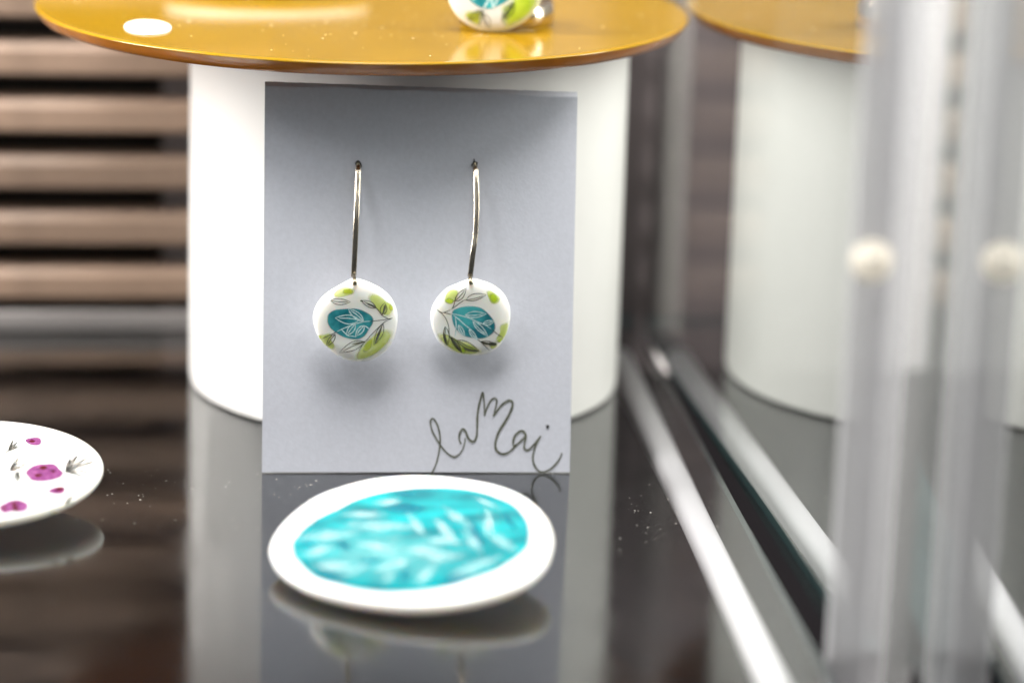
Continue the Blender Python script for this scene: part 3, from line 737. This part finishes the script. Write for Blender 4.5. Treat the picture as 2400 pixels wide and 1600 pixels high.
blobs('crimson_dots', pf_, [
    [(258, 290), (295, 276), (328, 288), (295, 303)], [(355, 532), (400, 513), (440, 528), (400, 557)], [(312, 602), (350, 586), (395, 600), (350, 622)], [(460, 567), (490, 555), (518, 565), (488, 580)],
    [(490, 735), (550, 705), (595, 715), (540, 748)], [(95, 862), (140, 845), (170, 862), (130, 885)], [(0, 895), (40, 880), (70, 895), (30, 908)], [(105, 895), (150, 880), (178, 900), (135, 918)],
], M['crimson'], pbody, k, rings=5)
pl_ = [[(0, 345), (40, 360), (78, 378), (130, 360), (200, 335), (262, 320)], [(0, 428), (40, 402), (78, 380)], [(0, 540), (80, 558), (160, 572), (228, 577)], [(586, 577), (605, 572)]]
for t_ in ((122, 275), (165, 293), (168, 330), (110, 300)): pl_ += leaf_lines((78, 378), t_, .05, .05, False)
for t_ in ((172, 440), (288, 440), (258, 505), (140, 470)): pl_ += leaf_lines((92, 556), t_, .08, .06, False)
for t_ in ((68, 630), (150, 660), (190, 640), (10, 660), (70, 715), (175, 735)): pl_ += [[(172, 572), ((172 + t_[0]) / 2 - 6, (572 + t_[1]) / 2 + 4), t_]]
for t_ in ((718, 412), (802, 438), (870, 462), (840, 562), (805, 618), (650, 445)): pl_ += [[(602, 572), ((602 + t_[0]) / 2 - 8, (572 + t_[1]) / 2 - 8), t_], [(602, 572), ((602 + t_[0]) / 2 + 6, (572 + t_[1]) / 2 + 4), t_]]
pl_ += [[(440, 885), (500, 862), (540, 850)], [(600, 805), (640, 775), (680, 755)], [(560, 900), (575, 890)]]
strokes('dark_sprigs', pf_, pl_, 0.00022, M['hole'], pbody, k)
strokes('sprig_accents', pf_, [{'p': [(600, 575), (650, 560)], 'w': .0006}, {'p': [(92, 555), (125, 545)], 'w': .0004}, {'p': [(80, 378), (112, 345)], 'w': .0004}, {'p': [(170, 575), (160, 620)], 'w': .0004}, {'p': [(460, 875), (530, 855)], 'w': .0009}, {'p': [(620, 790), (665, 765)], 'w': .0007}], 0.0003, M['line_soft'], pbody, k)
pin_back(pb_root, pf_, -0.004, 0.0, (0.0014, 0.0))
tag(pb_root, 'white porcelain brooch with magenta petals and fine sprigs, cut by the left edge', 'brooch', 'round brooches')
adopt(pb_root)

# ------------------------------------------------------------------ white brooch on the disc, mostly above the frame
ub = onz((628, -100), ZD + 0.0050)
ub_root = empty('brooch', (ub.x, ub.y, ZD))
uf = brooch_frame(ub, 6.5, -1.5)
RU = 0.0205
oU = [(RU * math.cos(a), RU * (1 + 0.01 * math.sin(2 * a)) * math.sin(a)) for a in [2 * math.pi * i / 28 for i in range(28)]]
ubody = pebble('plate', uf, oU, 0.0012, 0.0014, M['porcelain'], ub_root, ex=14, rings=14)
pin_back(ub_root, uf, 0.0, 0.006, (0.0014, ZD))
tag(ub_root, 'pale brooch on the amber disc, only its yellowish lower rim and mirror image in view', 'brooch', 'round brooches')
adopt(ub_root)

# ------------------------------------------------------------------ ring on the disc
rp = onz((1158, 78), ZD)
ring_root = empty('ring', rp)
LB = math.radians(8)
rv = Vector((0, math.sin(LB), math.cos(LB)))
RH = 0.0082
rc = rp + rv * (RH + 0.0002)
rf = Face(rc, Vector((1, 0.04, 0)), rv)
oG = [((RH * 1.075) * math.cos(a) + 0.0004 * math.sin(a), RH * math.sin(a)) for a in [2 * math.pi * i / 28 for i in range(28)]]
rbody = pebble('plate', rf, oG, 0.0013, 0.0010, M['porcelain'], ring_root, ex=5, rings=14)
k = zoomconv(1030, 0, 7.84)
blobs('lime_wash', rf, [[(1120, 120), (1280, 20), (1500, -300), (1880, -260), (1900, 0), (1840, 130), (1720, 280), (1560, 410), (1400, 490), (1250, 545), (1190, 540), (1130, 400), (1110, 250)]], M['green_deep'], rbody, k, rings=8)
blobs('yellow_wash', rf, [[(480, 200), (620, 185), (770, 190), (790, 250), (760, 470), (680, 470), (560, 420), (470, 330), (440, 270)]], M['yellowgreen'], rbody, k)
blobs('teal_patch', rf, [[(520, -40), (560, 20), (650, 90), (760, 150), (860, 165), (960, 160), (1080, 110), (1200, 50), (1290, -20), (1350, -200), (1200, -420), (900, -500), (650, -420), (500, -200)]], M['teal'], rbody, k, rings=10)
wl = [[(800, 165), (850, 90), (900, -10), (950, -150)], [(985, 150), (965, 60), (960, -20), (980, -200)], [(985, 150), (1030, 60), (1060, 0), (1120, -120)], [(620, 0), (640, -60)]]
strokes('pale_leaf_lines', rf, [{'p': p, 'w': 0.00036} for p in wl], 0.0003, M['whiteline'], rbody, k)
dl = [[(800, 180), (785, 280), (760, 380), (735, 490)]]
for b_, t_, w1, w2 in (((790, 200), (512, 375), .2, .16), ((1370, 50), (1140, 395), .16, .2)): dl += leaf_lines(b_, t_, w1, w2)
strokes('dark_leaf_lines', rf, dl, 0.00017, M['line'], rbody, k)
strokes('soft_leaf_lines', rf, leaf_lines((800, 250), (935, 540), .14, .2), 0.00014, M['line_soft'], rbody, k)
strokes('dark_leaf_accents', rf, [{'p': [(1345, 90), (1260, 230), (1170, 340)], 'w': .0004}], 0.0004, M['line'], rbody, k)
# band: loop behind the plate, in the plane square to it
bandR = 0.0086; bcen = rp + Vector((0.0021, 0.0016 + bandR, 0.0025))
V = []; F = []; SEG = 72
prof = [(0.0, -0.0016), (0.0006, -0.0014), (0.0009, 0.0), (0.0006, 0.0014), (0.0, 0.0016), (-0.0003, 0.0)]
for i in range(SEG):
    a = 2 * math.pi * i / SEG; d = Vector((math.sin(a), -math.cos(a), 0))
    for (dr, dz) in prof: V.append(bcen + d * (bandR - 0.0006 + dr) + Z * (dz * 1.4))
n = len(prof)
for i in range(SEG):
    for j in range(n): F.append((i * n + j, i * n + (j + 1) % n, ((i + 1) % SEG) * n + (j + 1) % n, ((i + 1) % SEG) * n + j))
mesh('band', V, F, M['silver'], ring_root)
tag(ring_root, 'silver ring with white, teal and lime painted plate standing on the amber disc', 'ring')
adopt(ring_root)

# ------------------------------------------------------------------ dust on shelf and disc
V = []; F = []
def fleck(p, L, w, ang):
    h = w * 0.5; c, s = math.cos(ang), math.sin(ang); o = len(V)
    for (a, b, z) in ((-L, 0, 0), (-L * 0.3, w, 0), (L, w * 0.3, 0), (L * 0.3, -w, 0), (0, 0, h)):
        V.append((p.x + a * c - b * s, p.y + a * s + b * c, p.z + z + 0.00002))
    F.extend([(o, o + 3, o + 4), (o + 3, o + 2, o + 4), (o + 2, o + 1, o + 4), (o + 1, o, o + 4)])
def scatter(n, x0, x1, y0, y1, z, inside=lambda p: True, g=False, big=1.0):
    c = 0
    while c < n:
        q = (random.gauss((x0 + x1) / 2, (x1 - x0) / 4), random.gauss((y0 + y1) / 2, (y1 - y0) / 4)) if g else (random.uniform(x0, x1), random.uniform(y0, y1))
        c += 1; p = onz(q, z)
        if not inside(p): continue
        r = random.random(); L = (0.00006 + 0.00018 * r * r) * big; fleck(p, L, L * random.uniform(0.25, 0.8), random.uniform(0, 6.28))
def on_shelf(p): return (p - e1).cross(ed).z > -0.5 and ((p.x - e1.x) * ed.y - (p.y - e1.y) * ed.x) < 0 or p.x < 0.03
ondisc = lambda p: (Vector((p.x, p.y)) - DC.xy).length < DR - 0.004
scatter(70, 1430, 1750, 1120, 1250, 0, lambda p: p.x < 0.036, True)
scatter(40, 1200, 1700, 1130, 1320, 0, lambda p: p.x < 0.036)
scatter(60, 240, 620, 1090, 1260, 0, big=1.1)
scatter(40, 0, 1500, 1150, 1500, 0)
scatter(25, 600, 760, 1120, 1180, 0)
scatter(70, 600, 1150, 20, 110, ZD, ondisc, True)
scatter(110, 150, 1600, 0, 140, ZD, ondisc, big=1.0)
dust = mesh('dust', V, F, M['dust'], shade=False)
tag(dust, 'fine pale dust specks on the shelf and disc', kind='stuff')
